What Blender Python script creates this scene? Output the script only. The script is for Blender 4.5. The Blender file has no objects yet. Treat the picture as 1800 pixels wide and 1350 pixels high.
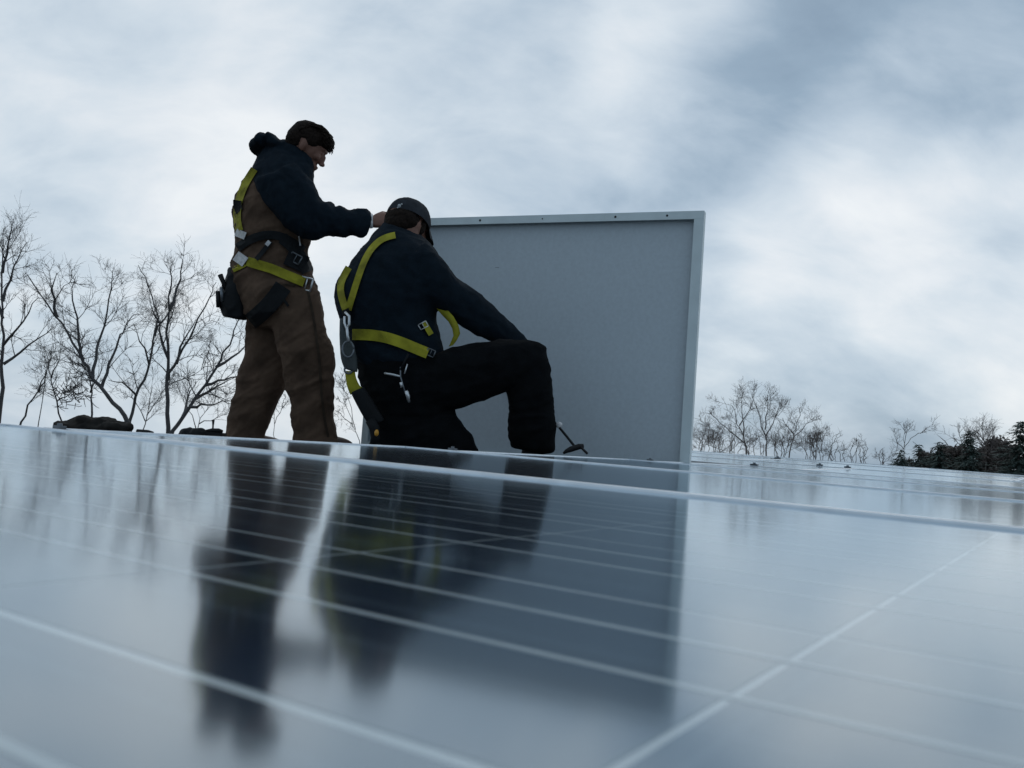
import bpy, bmesh, math, random
from mathutils import Vector, Matrix, noise
from mathutils.bvhtree import BVHTree

S = bpy.context.scene
COL = S.collection
R = math.radians

# ------------------------------------------------------------------ camera
H = 0.052                                  # lens height above the glass
F = 1556.0                                 # focal length in pixels of the 1800 px wide photograph
TH, RO = R(3.52), math.atan(0.0755)
c_f = Vector((0, math.cos(TH), math.sin(TH)))
up0 = Vector((0, -math.sin(TH), math.cos(TH)))
x0 = Vector((1, 0, 0))
c_r = x0 * math.cos(RO) + up0 * math.sin(RO)
c_u = -x0 * math.sin(RO) + up0 * math.cos(RO)
EYE = Vector((0, 0, H))
cam_d = bpy.data.cameras.new('camera')
cam = bpy.data.objects.new('camera', cam_d)
COL.objects.link(cam)
m = Matrix((c_r, c_u, -c_f)).transposed().to_4x4()
m.translation = EYE
cam.matrix_world = m
cam_d.sensor_width = 36.0
cam_d.lens = 36.0 * F / 1800.0
cam_d.clip_start = 0.01
cam_d.clip_end = 3000
cam_d.dof.use_dof = True
cam_d.dof.focus_distance = 3.9
cam_d.dof.aperture_fstop = 16.0
S.camera = cam


def ray(px, py):
    return (c_f * F + c_r * (px - 900) - c_u * (py - 675)).normalized()


def P(px, py, d):
    """point at world distance d (along +Y) seen at photo pixel px, py"""
    r = ray(px, py)
    return EYE + r * (d / r.y)


# ------------------------------------------------------------------ sky
W = bpy.data.worlds.new('World')
S.world = W
W.use_nodes = True
nt = W.node_tree
nt.nodes.clear()


def N(t, **kw):
    n = nt.nodes.new(t)
    for k, v in kw.items():
        setattr(n, k, v)
    return n


def LK(a, b):
    nt.links.new(a, b)


def wm(op, a, b=None, c=None, clamp=False):
    n = N('ShaderNodeMath', operation=op, use_clamp=clamp)
    for i, v in enumerate((a, b, c)):
        if v is None:
            continue
        if isinstance(v, (int, float)):
            n.inputs[i].default_value = v
        else:
            LK(v, n.inputs[i])
    return n.outputs[0]


SUN_EL, SUN_AZ = R(42), R(14)              # azimuth measured from +Y towards +X
sky = N('ShaderNodeTexSky', sky_type='NISHITA')
sky.sun_disc = False
sky.sun_elevation = SUN_EL
sky.sun_rotation = SUN_AZ
tc = N('ShaderNodeTexCoord')
sep = N('ShaderNodeSeparateXYZ')
LK(tc.outputs['Generated'], sep.inputs[0])
zz = wm('ADD', wm('ABSOLUTE', sep.outputs[2]), 0.75)
comb = N('ShaderNodeCombineXYZ')
LK(wm('DIVIDE', sep.outputs[0], zz), comb.inputs[0])
LK(wm('DIVIDE', sep.outputs[1], zz), comb.inputs[1])


def sky_noise(scale, sx, sy, rot, off, detail, rough, dist):
    mp = N('ShaderNodeMapping')
    mp.inputs['Location'].default_value = (off, off * 0.7, 0)
    mp.inputs['Rotation'].default_value = (0, 0, rot)
    mp.inputs['Scale'].default_value = (sx, sy, 1)
    LK(comb.outputs[0], mp.inputs[0])
    n = N('ShaderNodeTexNoise')
    n.inputs['Scale'].default_value = scale
    n.inputs['Detail'].default_value = detail
    n.inputs['Roughness'].default_value = rough
    n.inputs['Distortion'].default_value = dist
    LK(mp.outputs[0], n.inputs['Vector'])
    return n.outputs[0]


n1 = sky_noise(3.6, 1.0, 1.5, R(-32), 4.3, 5.0, 0.5, 0.35)
n2 = sky_noise(7.0, 1.0, 1.8, R(-34), 7.7, 7.0, 0.56, 0.3)
val = wm('ADD', 0.63, wm('ADD', wm('MULTIPLY', wm('SUBTRACT', n1, 0.5), 0.66),
                         wm('MULTIPLY', wm('SUBTRACT', n2, 0.5), 0.62)))
# broad banks of cloud: (pixel, angular half-width in degrees, amount)
for px, py, hw, am in [(1650, 170, 12, -.17), (1470, 270, 8, -.12), (1240, 285, 5, -.20), (1790, 40, 10, -.16), (1800, 230, 5, -.12), (1190, 140, 4, .20),
                       (1640, 440, 9, .34), (1500, 420, 5, .24), (1780, 500, 6, .22), (1400, 690, 7, -.24), (1640, 690, 7, -.26), (1360, 540, 6, .24),
                       (420, 130, 9, .06), (620, 430, 9, .16), (870, 300, 5, -.10), (150, 420, 12, .02), (40, 60, 10, .06), (900, 40, 8, -.06),
                       (20, 640, 10, .02), (1000, 150, 6, .12)]:
    dt = N('ShaderNodeVectorMath', operation='DOT_PRODUCT')
    LK(tc.outputs['Generated'], dt.inputs[0])
    dt.inputs[1].default_value = ray(px, py)
    mr = N('ShaderNodeMapRange', interpolation_type='SMOOTHERSTEP')
    mr.inputs[1].default_value = math.cos(R(hw * 1.9))
    mr.inputs[2].default_value = 1.0
    mr.inputs[3].default_value = 0.0
    mr.inputs[4].default_value = am
    LK(dt.outputs['Value'], mr.inputs[0])
    val = wm('ADD', val, mr.outputs[0])
# the cloud deck is brighter towards the veiled sun and dimmer behind the viewer
back = wm('MULTIPLY', wm('SUBTRACT', sep.outputs[1], 0.3, clamp=False), 0.22)
val = wm('ADD', val, wm('MINIMUM', back, 0.0))
ramp = N('ShaderNodeValToRGB')
cr = ramp.color_ramp
cr.elements[0].position = 0.0
cr.elements[0].color = (.165, .255, .36, 1)
cr.elements[1].position = 1.0
cr.elements[1].color = (.87, .905, .93, 1)
for p, c in [(.3, (.275, .385, .50)), (.52, (.465, .57, .675)), (.72, (.645, .73, .805)), (.88, (.785, .835, .88))]:
    e = cr.elements.new(p)
    e.color = (*c, 1)
LK(val, ramp.inputs[0])
sc10 = N('ShaderNodeVectorMath', operation='SCALE')
LK(ramp.outputs[0], sc10.inputs[0])
sc10.inputs['Scale'].default_value = 10.0
mx = N('ShaderNodeMix', data_type='RGBA')
mx.inputs[0].default_value = 0.06
LK(sc10.outputs[0], mx.inputs[6])
LK(sky.outputs[0], mx.inputs[7])
bg = N('ShaderNodeBackground')
bg.inputs[1].default_value = 0.1
LK(mx.outputs[2], bg.inputs[0])
wo = N('ShaderNodeOutputWorld')
LK(bg.outputs[0], wo.inputs[0])

# ------------------------------------------------------------------ sun, exposure
sd = bpy.data.lights.new('sun', 'SUN')
sd.energy = 0.5
sd.angle = R(25)
sd.color = (1.0, .96, .9)
so = bpy.data.objects.new('sun', sd)
COL.objects.link(so)
sdir = Vector((math.sin(SUN_AZ) * math.cos(SUN_EL), math.cos(SUN_AZ) * math.cos(SUN_EL), math.sin(SUN_EL)))
so.rotation_euler = sdir.to_track_quat('Z', 'Y').to_euler()
so.location = (0, 0, 30)
S.view_settings.view_transform = 'Standard'
S.view_settings.look = 'None'
S.view_settings.gamma = 1
S.view_settings.exposure = 0.0
S.view_settings.use_curve_mapping = False


# ------------------------------------------------------------------ materials
def mat(name, col, rough=.7, var=.15, vscale=20., bump=0., bscale=200., metal=0., spec=.5, sheen=0., col2=None):
    M = bpy.data.materials.new(name)
    M.use_nodes = True
    t = M.node_tree
    b = t.nodes['Principled BSDF']
    b.inputs['Roughness'].default_value = rough
    b.inputs['Metallic'].default_value = metal
    b.inputs['Specular IOR Level'].default_value = spec
    if sheen:
        b.inputs['Sheen Weight'].default_value = sheen
        b.inputs['Sheen Roughness'].default_value = .6
    co = t.nodes.new('ShaderNodeTexCoord')
    n = t.nodes.new('ShaderNodeTexNoise')
    n.inputs['Scale'].default_value = vscale
    n.inputs['Detail'].default_value = 5
    t.links.new(co.outputs['Object'], n.inputs['Vector'])
    r = t.nodes.new('ShaderNodeValToRGB')
    e = r.color_ramp.elements
    c2 = col2 or tuple(c * (1 + var) for c in col)
    c1 = tuple(c * (1 - var) for c in col) if not col2 else col
    e[0].position, e[1].position = .3, .7
    e[0].color, e[1].color = (*c1, 1), (*c2, 1)
    t.links.new(n.outputs[0], r.inputs[0])
    t.links.new(r.outputs[0], b.inputs['Base Color'])
    if bump:
        nb = t.nodes.new('ShaderNodeTexNoise')
        nb.inputs['Scale'].default_value = bscale
        nb.inputs['Detail'].default_value = 3
        t.links.new(co.outputs['Object'], nb.inputs['Vector'])
        bp = t.nodes.new('ShaderNodeBump')
        bp.inputs['Strength'].default_value = bump
        bp.inputs['Distance'].default_value = .004
        t.links.new(nb.outputs[0], bp.inputs['Height'])
        t.links.new(bp.outputs[0], b.inputs['Normal'])
    return M


def glass_mat():
    M = bpy.data.materials.new('panel_glass')
    M.use_nodes = True
    t = M.node_tree
    t.nodes.clear()
    o = t.nodes.new('ShaderNodeOutputMaterial')
    tr = t.nodes.new('ShaderNodeBsdfTransparent')
    gl = t.nodes.new('ShaderNodeBsdfGlossy')
    tr.inputs[0].default_value = (.93, .95, .95, 1)
    gl.inputs[0].default_value = (.86, .94, 1, 1)
    gl.inputs['Roughness'].default_value = .098
    fr = t.nodes.new('ShaderNodeFresnel')
    ge = t.nodes.new('ShaderNodeNewGeometry')      # the pane is a single sheet: same reflectance from both sides
    io = t.nodes.new('ShaderNodeMath')
    io.operation = 'MULTIPLY_ADD'
    t.links.new(ge.outputs['Backfacing'], io.inputs[0])
    io.inputs[1].default_value = 1 / 1.7 - 1.7
    io.inputs[2].default_value = 1.7
    t.links.new(io.outputs[0], fr.inputs['IOR'])
    co = t.nodes.new('ShaderNodeTexCoord')
    n = t.nodes.new('ShaderNodeTexNoise')
    n.inputs['Scale'].default_value = 9
    n.inputs['Detail'].default_value = 2
    t.links.new(co.outputs['Object'], n.inputs['Vector'])
    bp = t.nodes.new('ShaderNodeBump')
    bp.inputs['Strength'].default_value = .05
    bp.inputs['Distance'].default_value = .004
    t.links.new(n.outputs[0], bp.inputs['Height'])
    t.links.new(bp.outputs[0], gl.inputs['Normal'])
    mxs = t.nodes.new('ShaderNodeMixShader')
    t.links.new(fr.outputs[0], mxs.inputs[0])
    t.links.new(tr.outputs[0], mxs.inputs[1])
    t.links.new(gl.outputs[0], mxs.inputs[2])
    t.links.new(mxs.outputs[0], o.inputs[0])
    return M


M_GLASS = glass_mat()
M_CELL = mat('solar_cell_blue', (.006, .015, .036), .105, .3, 14, spec=.5)
M_CELL.node_tree.nodes['Principled BSDF'].inputs['Specular Tint'].default_value = (.86, .95, 1, 1)
M_CELL.node_tree.nodes['Principled BSDF'].inputs['IOR'].default_value = 3.6
M_GAP = mat('cell_backing', (.50, .55, .57), .25, .05)
M_RIBBON = mat('busbar_ribbon', (.36, .41, .43), .3, .12)
M_FRAME = mat('anodised_frame', (.78, .81, .84), .34, .06, 30, metal=.7)
M_BACKFR = mat('panel_frame_back', (.56, .63, .64), .5, .05, 12, metal=.15)
M_BACK = mat('panel_backsheet', (.455, .51, .545), .62, .05, 60, bump=.04, bscale=300)
M_HOLE = mat('hole_black', (.01, .01, .012), .8)
M_STEEL = mat('clamp_steel', (.14, .155, .17), .45, .2, 60, metal=.7)
M_ROOF = mat('roof_membrane', (.09, .09, .095), .85, .25, 3, bump=.3)
M_WALL = mat('painted_wall', (.42, .41, .39), .8, .1, 2)
M_GROUND = mat('winter_grass', (.055, .06, .03), .95, .3, .3, col2=(.085, .075, .045))
M_BARK = mat('bark', (.065, .062, .064), .9, .3, 3)
M_BARK2 = mat('bark_brown', (.13, .11, .105), .9, .3, 3)
M_PINE = mat('needles', (.050, .075, .065), .85, .4, 1.5)
M_RUSSET = mat('winter_leaves', (.085, .068, .060), .9, .4, 1.5)
M_SKIN = mat('skin', (.17, .083, .058), .55, .1, 40, spec=.35)
M_HAIR = mat('brown_hair', (.014, .0095, .0072), .8, .5, 90, bump=.8, bscale=260, spec=.1)
M_NAVY = mat('navy_fleece', (.0066, .0125, .0190), .95, .2, 30, bump=.9, bscale=240, spec=.12)
M_NAVY2 = mat('navy_sweater', (.0060, .0115, .0175), .95, .2, 30, bump=.9, bscale=240, spec=.12)
M_DUCK = mat('brown_duck_cloth', (.088, .056, .038), .9, .4, 8, bump=.7, bscale=260, spec=.15)
M_SEAM = mat('dark_seam', (.045, .032, .022), .9, .3, 30, spec=.15)
M_BLACK = mat('black_cloth', (.0038, .0046, .0055), .9, .35, 20, bump=.6, bscale=220, spec=.08)
M_NYLON = mat('black_nylon', (.005, .0065, .008), .7, .3, 30, bump=.3, spec=.2)
M_YELLOW = mat('yellow_webbing', (.26, .243, .02), .8, .42, 13, bump=.6, bscale=420, spec=.2)
M_LABEL = mat('grey_label', (.50, .50, .50), .6, .25, 90)
M_ZINC = mat('zinc_metal', (.55, .57, .58), .35, .1, metal=.7)
M_CAP = mat('grey_cap', (.030, .034, .040), .95, .25, 30, bump=.7, bscale=300, spec=.1)
M_EMB = mat('cap_emblem', (.35, .37, .38), .8, .3, 150)
M_BOOT = mat('brown_boot', (.05, .024, .015), .6, .3, 20, bump=.3)
M_GREYPACK = mat('grey_pack', (.035, .045, .046), .7, .2, 20, bump=.3)
M_BAG = mat('dark_bag', (.012, .012, .012), .9, .3, 16, bump=.6, spec=.15, col2=(.034, .030, .026))
M_AMBER = mat('amber_plastic', (.55, .27, .03), .5, .1)
M_RUBBER = mat('black_rubber', (.006, .006, .007), .6, .2, spec=.25)


# ------------------------------------------------------------------ helpers
def tag(o, label=None, cat=None, group=None, kind=None):
    if label: o['label'] = label
    if cat: o['category'] = cat
    if group: o['group'] = group
    if kind: o['kind'] = kind
    return o


def empty(name, loc, label=None, cat=None, group=None):
    o = bpy.data.objects.new(name, None)
    o.empty_display_size = .1
    COL.objects.link(o)
    o.location = loc
    return tag(o, label, cat, group)


def link(name, me, material, parent=None, smooth=True):
    """meshes are given in world space; a parent is a plain translated/rotated empty or object"""
    if material is not None and not me.materials:
        me.materials.append(material)
    if smooth:
        me.polygons.foreach_set('use_smooth', [True] * len(me.polygons))
    o = bpy.data.objects.new(name, me)
    COL.objects.link(o)
    if parent is not None:
        o.parent = parent
        mw = Matrix.Identity(4)
        q = parent
        while q is not None:
            mw = Matrix.LocRotScale(q.location, q.rotation_euler, q.scale) @ mw
            q = q.parent
        o.matrix_parent_inverse = Matrix.Identity(4)
        o.matrix_basis = mw.inverted()
    return o


class MB:
    def __init__(s):
        s.v, s.f = [], []

    def add(s, vs, fs):
        b = len(s.v)
        s.v += [tuple(p) for p in vs]
        s.f += [tuple(i + b for i in f) for f in fs]

    def box(s, lo, hi, M=None):
        (a, b, c), (d, e, f) = lo, hi
        vs = [Vector(p) for p in ((a, b, c), (d, b, c), (d, e, c), (a, e, c), (a, b, f), (d, b, f), (d, e, f), (a, e, f))]
        if M is not None:
            vs = [M @ p for p in vs]
        s.add(vs, [(0, 3, 2, 1), (4, 5, 6, 7), (0, 1, 5, 4), (1, 2, 6, 5), (2, 3, 7, 6), (3, 0, 4, 7)])

    def tube(s, pts, rads, n=6, cap=True):
        b = len(s.v)
        ref = None
        k = len(pts)
        for i in range(k):
            t = (pts[min(i + 1, k - 1)] - pts[max(i - 1, 0)])
            if t.length < 1e-9: t = Vector((0, 0, 1))
            t.normalize()
            if ref is None:
                ref = t.orthogonal().normalized()
            else:
                ref = (ref - t * ref.dot(t))
                ref = ref.normalized() if ref.length > 1e-6 else t.orthogonal().normalized()
            bi = t.cross(ref)
            for j in range(n):
                a = 2 * math.pi * j / n
                p = pts[i] + (ref * math.cos(a) + bi * math.sin(a)) * rads[i]
                s.v.append((p.x, p.y, p.z))
        for i in range(k - 1):
            for j in range(n):
                j2 = (j + 1) % n
                s.f.append((b + i * n + j, b + i * n + j2, b + (i + 1) * n + j2, b + (i + 1) * n + j))
        if cap:
            s.f.append(tuple(b + j for j in reversed(range(n))))
            s.f.append(tuple(b + (k - 1) * n + j for j in range(n)))

    def ell(s, c, ax, nu=14, nv=10):
        """ellipsoid: centre and three half-axis vectors"""
        a, b_, d = ax
        vs = [c - d]
        for i in range(1, nv):
            ph = math.pi * i / nv - math.pi / 2
            for j in range(nu):
                t = 2 * math.pi * j / nu
                vs.append(c + a * (math.cos(ph) * math.cos(t)) + b_ * (math.cos(ph) * math.sin(t)) + d * math.sin(ph))
        vs.append(c + d)
        fs = [(0, 1 + (j + 1) % nu, 1 + j) for j in range(nu)]
        for i in range(nv - 2):
            for j in range(nu):
                q = 1 + i * nu
                fs.append((q + j, q + (j + 1) % nu, q + nu + (j + 1) % nu, q + nu + j))
        q = 1 + (nv - 2) * nu
        fs += [(q + j, q + (j + 1) % nu, len(vs) - 1) for j in range(nu)]
        if a.cross(b_).dot(d) < 0:
            fs = [tuple(reversed(f)) for f in fs]
        s.add(vs, fs)

    def loft(s, secs, n=18, shrink=1.0, sub=3, ext=.5):
        """limb lofted through sections (Lx, Ly, Rx, Ry, distance, half depth)"""
        rows = []
        k = len(secs)
        for i in range(k - 1):
            p0, p1, p2, p3 = secs[max(i - 1, 0)], secs[i], secs[i + 1], secs[min(i + 2, k - 1)]
            for q in range(sub):
                t = q / sub
                rows.append([.5 * (2 * b + (c - a) * t + (2 * a - 5 * b + 4 * c - d) * t * t + (3 * b - a - 3 * c + d) * t ** 3)
                             for a, b, c, d in zip(p0, p1, p2, p3)])
        rows.append(list(secs[-1]))
        base = len(s.v)
        cs = []
        for (lx, ly, rx, ry, d, hd) in rows:
            A, B = P(lx, ly, d), P(rx, ry, d)
            c = (A + B) / 2
            a = (B - A) / 2 * shrink
            b = ray((lx + rx) / 2, (ly + ry) / 2) * hd * shrink
            cs.append((c, a.length))
            for j in range(n):
                t = 2 * math.pi * j / n
                ct, st = math.cos(t), math.sin(t)
                e = .86
                p = c + a * (abs(ct) ** e * (1 if ct > 0 else -1)) + b * (abs(st) ** e * (1 if st > 0 else -1))
                s.v.append(tuple(p))
        m_ = len(rows)
        fl = (cs[min(1, m_ - 1)][0] - cs[0][0])
        a0 = (Vector(s.v[base]) - cs[0][0])
        b0 = (Vector(s.v[base + n // 4]) - cs[0][0])
        flip = a0.cross(b0).dot(fl) < 0
        fs = []
        for i in range(m_ - 1):
            for j in range(n):
                j2 = (j + 1) % n
                fs.append((i * n + j, i * n + j2, (i + 1) * n + j2, (i + 1) * n + j))
        e0 = cs[0][0] - fl.normalized() * cs[0][1] * ext
        e1 = cs[-1][0] + (cs[-1][0] - cs[-2][0]).normalized() * cs[-1][1] * ext
        s.v += [tuple(e0), tuple(e1)]
        i0, i1 = m_ * n, m_ * n + 1
        for j in range(n):
            j2 = (j + 1) % n
            fs.append((i0, j2, j))
            fs.append((i1, (m_ - 1) * n + j, (m_ - 1) * n + j2))
        for f in fs:
            f = tuple(base + i for i in f)
            s.f.append(tuple(reversed(f)) if flip else f)

    def mesh(s, name):
        me = bpy.data.meshes.new(name)
        me.from_pydata(s.v, [], s.f)
        me.update()
        return me

    def build(s, name, material, parent=None, smooth=False):
        return link(name, s.mesh(name), material, parent, smooth)

    def remesh(s, name, vox, smooth=6, wr=None):
        me = s.mesh(name + '_raw')
        o = bpy.data.objects.new(name + '_raw', me)
        COL.objects.link(o)
        mo = o.modifiers.new('r', 'REMESH')
        mo.mode = 'VOXEL'
        mo.voxel_size = vox
        if smooth:
            ms = o.modifiers.new('s', 'SMOOTH')
            ms.factor = .5
            ms.iterations = smooth
        dg = bpy.context.evaluated_depsgraph_get()
        out = bpy.data.meshes.new_from_object(o.evaluated_get(dg))
        bpy.data.objects.remove(o)
        bpy.data.meshes.remove(me)
        out.name = name
        out.materials.clear()
        if wr:
            for (amp, fr, st, *an) in wr:  # folds: amplitude, frequency, stretch vector, slant
                nv = [v.normal.copy() for v in out.vertices]
                ca, sa = math.cos(an[0] if an else 0), math.sin(an[0] if an else 0)
                for v, nn in zip(out.vertices, nv):
                    wx = noise.noise(v.co * 5) * .05
                    xx, zz_ = v.co.x * ca + v.co.z * sa + wx, -v.co.x * sa + v.co.z * ca + wx
                    q = Vector((xx * st[0], v.co.y * st[1], zz_ * st[2])) * fr
                    w = noise.noise(q)
                    v.co += nn * (amp * (1 - 2 * abs(w) ** .8) * .7)
            out.update()
        return out


def bvh_of(objs):
    vs, fs = [], []
    for o in objs:
        b = len(vs)
        mw = o.matrix_parent_inverse @ o.matrix_basis if o.parent is None else None
        me = o.data
        off = Matrix.Identity(4)       # person parts hold world-space vertices
        vs += [v.co.copy() for v in me.vertices]
        fs += [tuple(i + b for i in p.vertices) for p in me.polygons]
    return BVHTree.FromPolygons(vs, fs)


def hit(bv, px, py, off=.004, d=4.0):
    r = ray(px, py)
    h = bv.ray_cast(EYE, r)
    if h[0] is None:
        return None
    return h[0] - r * off


def strap(bv, pts, width, name, material, parent, thick=.005, d=4., off=.010):
    """webbing laid over the clothes along a photo polyline; pts are (px, py); width in pixels"""
    nc = max(3, int(width / 4.5))
    dense = []
    for i in range(len(pts) - 1):
        a, b = Vector(pts[i]), Vector(pts[i + 1])
        k = max(2, int((b - a).length / 5))
        for q in range(k):
            dense.append(a.lerp(b, q / k))
    dense.append(Vector(pts[-1]))
    for _ in range(3):
        dense = [dense[0]] + [(dense[i - 1] + dense[i] * 2 + dense[i + 1]) / 4 for i in range(1, len(dense) - 1)] + [dense[-1]]
    rows = []
    last = d
    for i, p in enumerate(dense):
        t = dense[min(i + 1, len(dense) - 1)] - dense[max(i - 1, 0)]
        t.normalize()
        nrm = Vector((-t.y, t.x))
        row = []
        for q in range(nc):
            c = p + nrm * width * .88 * (q / (nc - 1) - .5)
            h = hit(bv, c.x, c.y, off)
            row.append((c, h))
        hs = [h.y for _, h in row if h is not None]
        if hs: last = sum(hs) / len(hs)
        rows.append([h if h is not None else P(c.x, c.y, last) for c, h in row])
    for _ in range(4):
        rows = [rows[0]] + [[(rows[i - 1][j] + rows[i][j] * 2 + rows[i + 1][j]) / 4 for j in range(nc)] for i in range(1, len(rows) - 1)] + [rows[-1]]
        rows = [[r_[0]] + [(r_[j - 1] + r_[j] * 2 + r_[j + 1]) / 4 for j in range(1, nc - 1)] + [r_[-1]] for r_ in rows]
    for rw in rows:                    # never sink under the cloth
        for j in range(nc):
            dv = (rw[j] - EYE)
            h = bv.ray_cast(EYE, dv.normalized())
            if h[0] is not None and (h[0] - EYE).length < dv.length + off * .8:
                rw[j] = h[0] - dv.normalized() * off * .8
    mb = MB()
    k = len(rows)
    vs = []
    for rw in rows:
        cvec = (EYE - rw[nc // 2]).normalized() * thick
        vs += [p + cvec for p in rw] + [p - cvec * .5 for p in rw]
    fs = []
    w2 = nc * 2
    for i in range(k - 1):
        a, b = i * w2, (i + 1) * w2
        for j in range(nc - 1):
            fs += [(a + j, b + j, b + j + 1, a + j + 1), (a + nc + j, a + nc + j + 1, b + nc + j + 1, b + nc + j)]
        fs += [(a, a + nc, b + nc, b), (a + nc - 1, b + nc - 1, b + w2 - 1, a + w2 - 1)]
    e = (k - 1) * w2
    for j in range(nc - 1):
        fs += [(j, j + 1, nc + j + 1, nc + j), (e + j, e + nc + j, e + nc + j + 1, e + j + 1)]
    mb.add(vs, fs)
    return mb.build(name, material, parent, False)


def rng_box(mb, c, ax, ay, az):
    vs = [c + ax * i + ay * j + az * k for k in (-1, 1) for (i, j) in ((-1, -1), (1, -1), (1, 1), (-1, 1))]
    mb.add(vs, [(0, 3, 2, 1), (4, 5, 6, 7), (0, 1, 5, 4), (1, 2, 6, 5), (2, 3, 7, 6), (3, 0, 4, 7)])


# ------------------------------------------------------------------ terrain, building, roof
ARR = math.atan2(-.54491785, .83848944)     # the array's row direction (u) in the world
UV = Matrix.Rotation(ARR, 4, 'Z')


def uvz(u, v, z=0.):
    return UV @ Vector((u * H, v * H, z))


ROOF_Z = -.075
mb = MB()
rings = [0, 12, 25, 45, 80, 140, 240, 400, 700]
na = 48
mb.v.append((0, 0, -5.2))
for i, r_ in enumerate(rings[1:]):
    for j in range(na):
        a = 2 * math.pi * j / na
        x, y = r_ * math.cos(a), r_ * math.sin(a)
        z = -5.2 - .055 * r_ + 1.2 * noise.noise(Vector((x * .03, y * .03, 0)))* min(1, r_ / 60)
        mb.v.append((x, y, z))
for j in range(na):
    mb.f.append((0, 1 + j, 1 + (j + 1) % na))
for i in range(len(rings) - 2):
    for j in range(na):
        a, b = 1 + i * na, 1 + (i + 1) * na
        mb.f.append((a + j, b + j, b + (j + 1) % na, a + (j + 1) % na))
g = mb.build('ground', M_GROUND, None, True)
tag(g, kind='structure')


def ground_z(x, y):
    r_ = math.hypot(x, y)
    return -5.2 - .055 * r_ + 1.2 * noise.noise(Vector((x * .03, y * .03, 0))) * min(1, r_ / 60)


u_lo, u_hi, v_lo, v_hi = -85., 90., -55., 215.
mb = MB()
mb.box((u_lo * H, v_lo * H, ROOF_Z - .18), (u_hi * H, v_hi * H, ROOF_Z), UV)
roof = mb.build('roof', M_ROOF)
tag(roof, kind='structure')
mb = MB()
mb.box(((u_lo + 4) * H, (v_lo + 4) * H, -6.2), ((u_hi - 4) * H, (v_hi - 4) * H, ROOF_Z - .18), UV)
w = mb.build('building_wall', M_WALL)
tag(w, kind='structure')


# ------------------------------------------------------------------ the array
FW = .011       # width of the frame's top face
LIP = .0032      # how far it stands above the glass


def module(name, u0, u1, v0, v1, z0, z1, label, group=None, cells=False):
    """module between rows v0 and v1 (units of H); its near edge at height z0, its far edge at z1"""
    org = uvz(u0, v0, z0)
    e = empty(name, org, label, 'solar panel', group)
    lx, ly = (u1 - u0) * H - .012, (v1 - v0) * H - .012
    tilt = math.atan2(z1 - z0, ly)
    e.rotation_euler = (tilt, 0, ARR)
    e.rotation_mode = 'XYZ'
    M = Matrix.LocRotScale(e.location, e.rotation_euler, None)

    def bx(nm, lo, hi, mt):
        b = MB()
        b.box(lo, hi, M)
        return b.build(nm, mt, e)
    for lo, hi in (((0, 0, -.036), (lx, FW, LIP)), ((0, ly - FW, -.036), (lx, ly, LIP)),
                   ((0, FW, -.036), (FW, ly - FW, LIP)), ((lx - FW, FW, -.036), (lx, ly - FW, LIP))):
        b = MB()
        b.box(lo, hi)
        me = b.mesh('frame_bar')
        bm = bmesh.new()
        bm.from_mesh(me)
        bmesh.ops.bevel(bm, geom=bm.edges[:], offset=.0016, segments=2, affect='EDGES')
        bm.to_mesh(me)
        bm.free()
        me.transform(M)
        link('frame_bar', me, M_FRAME, e, False)
    bx('backsheet', (FW - .004, FW - .004, -.012), (lx - FW + .004, ly - FW + .004, -.0047), M_GAP if cells else M_CELL)
    b = MB()
    x_, y_ = lx - FW + .004, ly - FW + .004
    b.add([M @ Vector(p) for p in ((FW - .004, FW - .004, 0), (x_, FW - .004, 0), (x_, y_, 0), (FW - .004, y_, 0))], [(0, 1, 2, 3)])
    b.build('glass_pane', M_GLASS, e)
    return e, M, lx, ly


# near module with its cells and ribbons as pieces
u0, u1, v0, v1 = -36.5, 4.4, -4.9, 19.4
mod, MM, lx, ly = module('solar_panel', u0, u1, v0, v1, 0, 0, 'large glass solar panel lying flat in the foreground, reflecting both men', cells=True)
CU, CV = 3.96, 3.36
GAPW = .0046
GAPU = .0027
gu = [-1.30 + CU * k for k in range(-9, 3)]
gv = [2.50 + CV * k for k in range(-4, 7)]
gu = [x for x in gu if u0 + .3 < x < u1 - .2]
gv = [y for y in gv if v0 + .3 < y < v1 + .1]
ce = [u0 + .42] + gu + [u1 - .5]
cv_ = [v0 + .42] + gv
if v1 - .55 - cv_[-1] > 1.: cv_.append(v1 - .55)
cache = {}
for i in range(len(ce) - 1):
    for j in range(len(cv_) - 1):
        w_, h_ = (ce[i + 1] - ce[i]) * H - GAPU, (cv_[j + 1] - cv_[j]) * H - GAPW
        k = (round(w_, 4), round(h_, 4))
        if w_ < .02 or h_ < .02: continue
        if k not in cache:
            b = MB()
            b.box((0, 0, -.0002), (w_, h_, 0))
            me = b.mesh('solar_cell')
            me.materials.append(M_CELL)
            cache[k] = me
        o = bpy.data.objects.new('solar_cell', cache[k])
        COL.objects.link(o)
        o.parent = mod
        o.location = ((ce[i] - u0) * H + GAPU / 2, (cv_[j] - v0) * H + GAPW / 2, -.0044)
for j in range(len(cv_) - 1):
    for fr in (.446, .726):
        v = cv_[j] + (CV * fr if abs(cv_[j + 1] - cv_[j] - CV) < .01 else (cv_[j + 1] - cv_[j]) * fr)
        b = MB()
        b.box((.03, (v - v0) * H - .0017, -.0046), (lx - .03, (v - v0) * H + .0017, -.0042), MM)
        b.build('busbar', M_RIBBON, mod)

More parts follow.
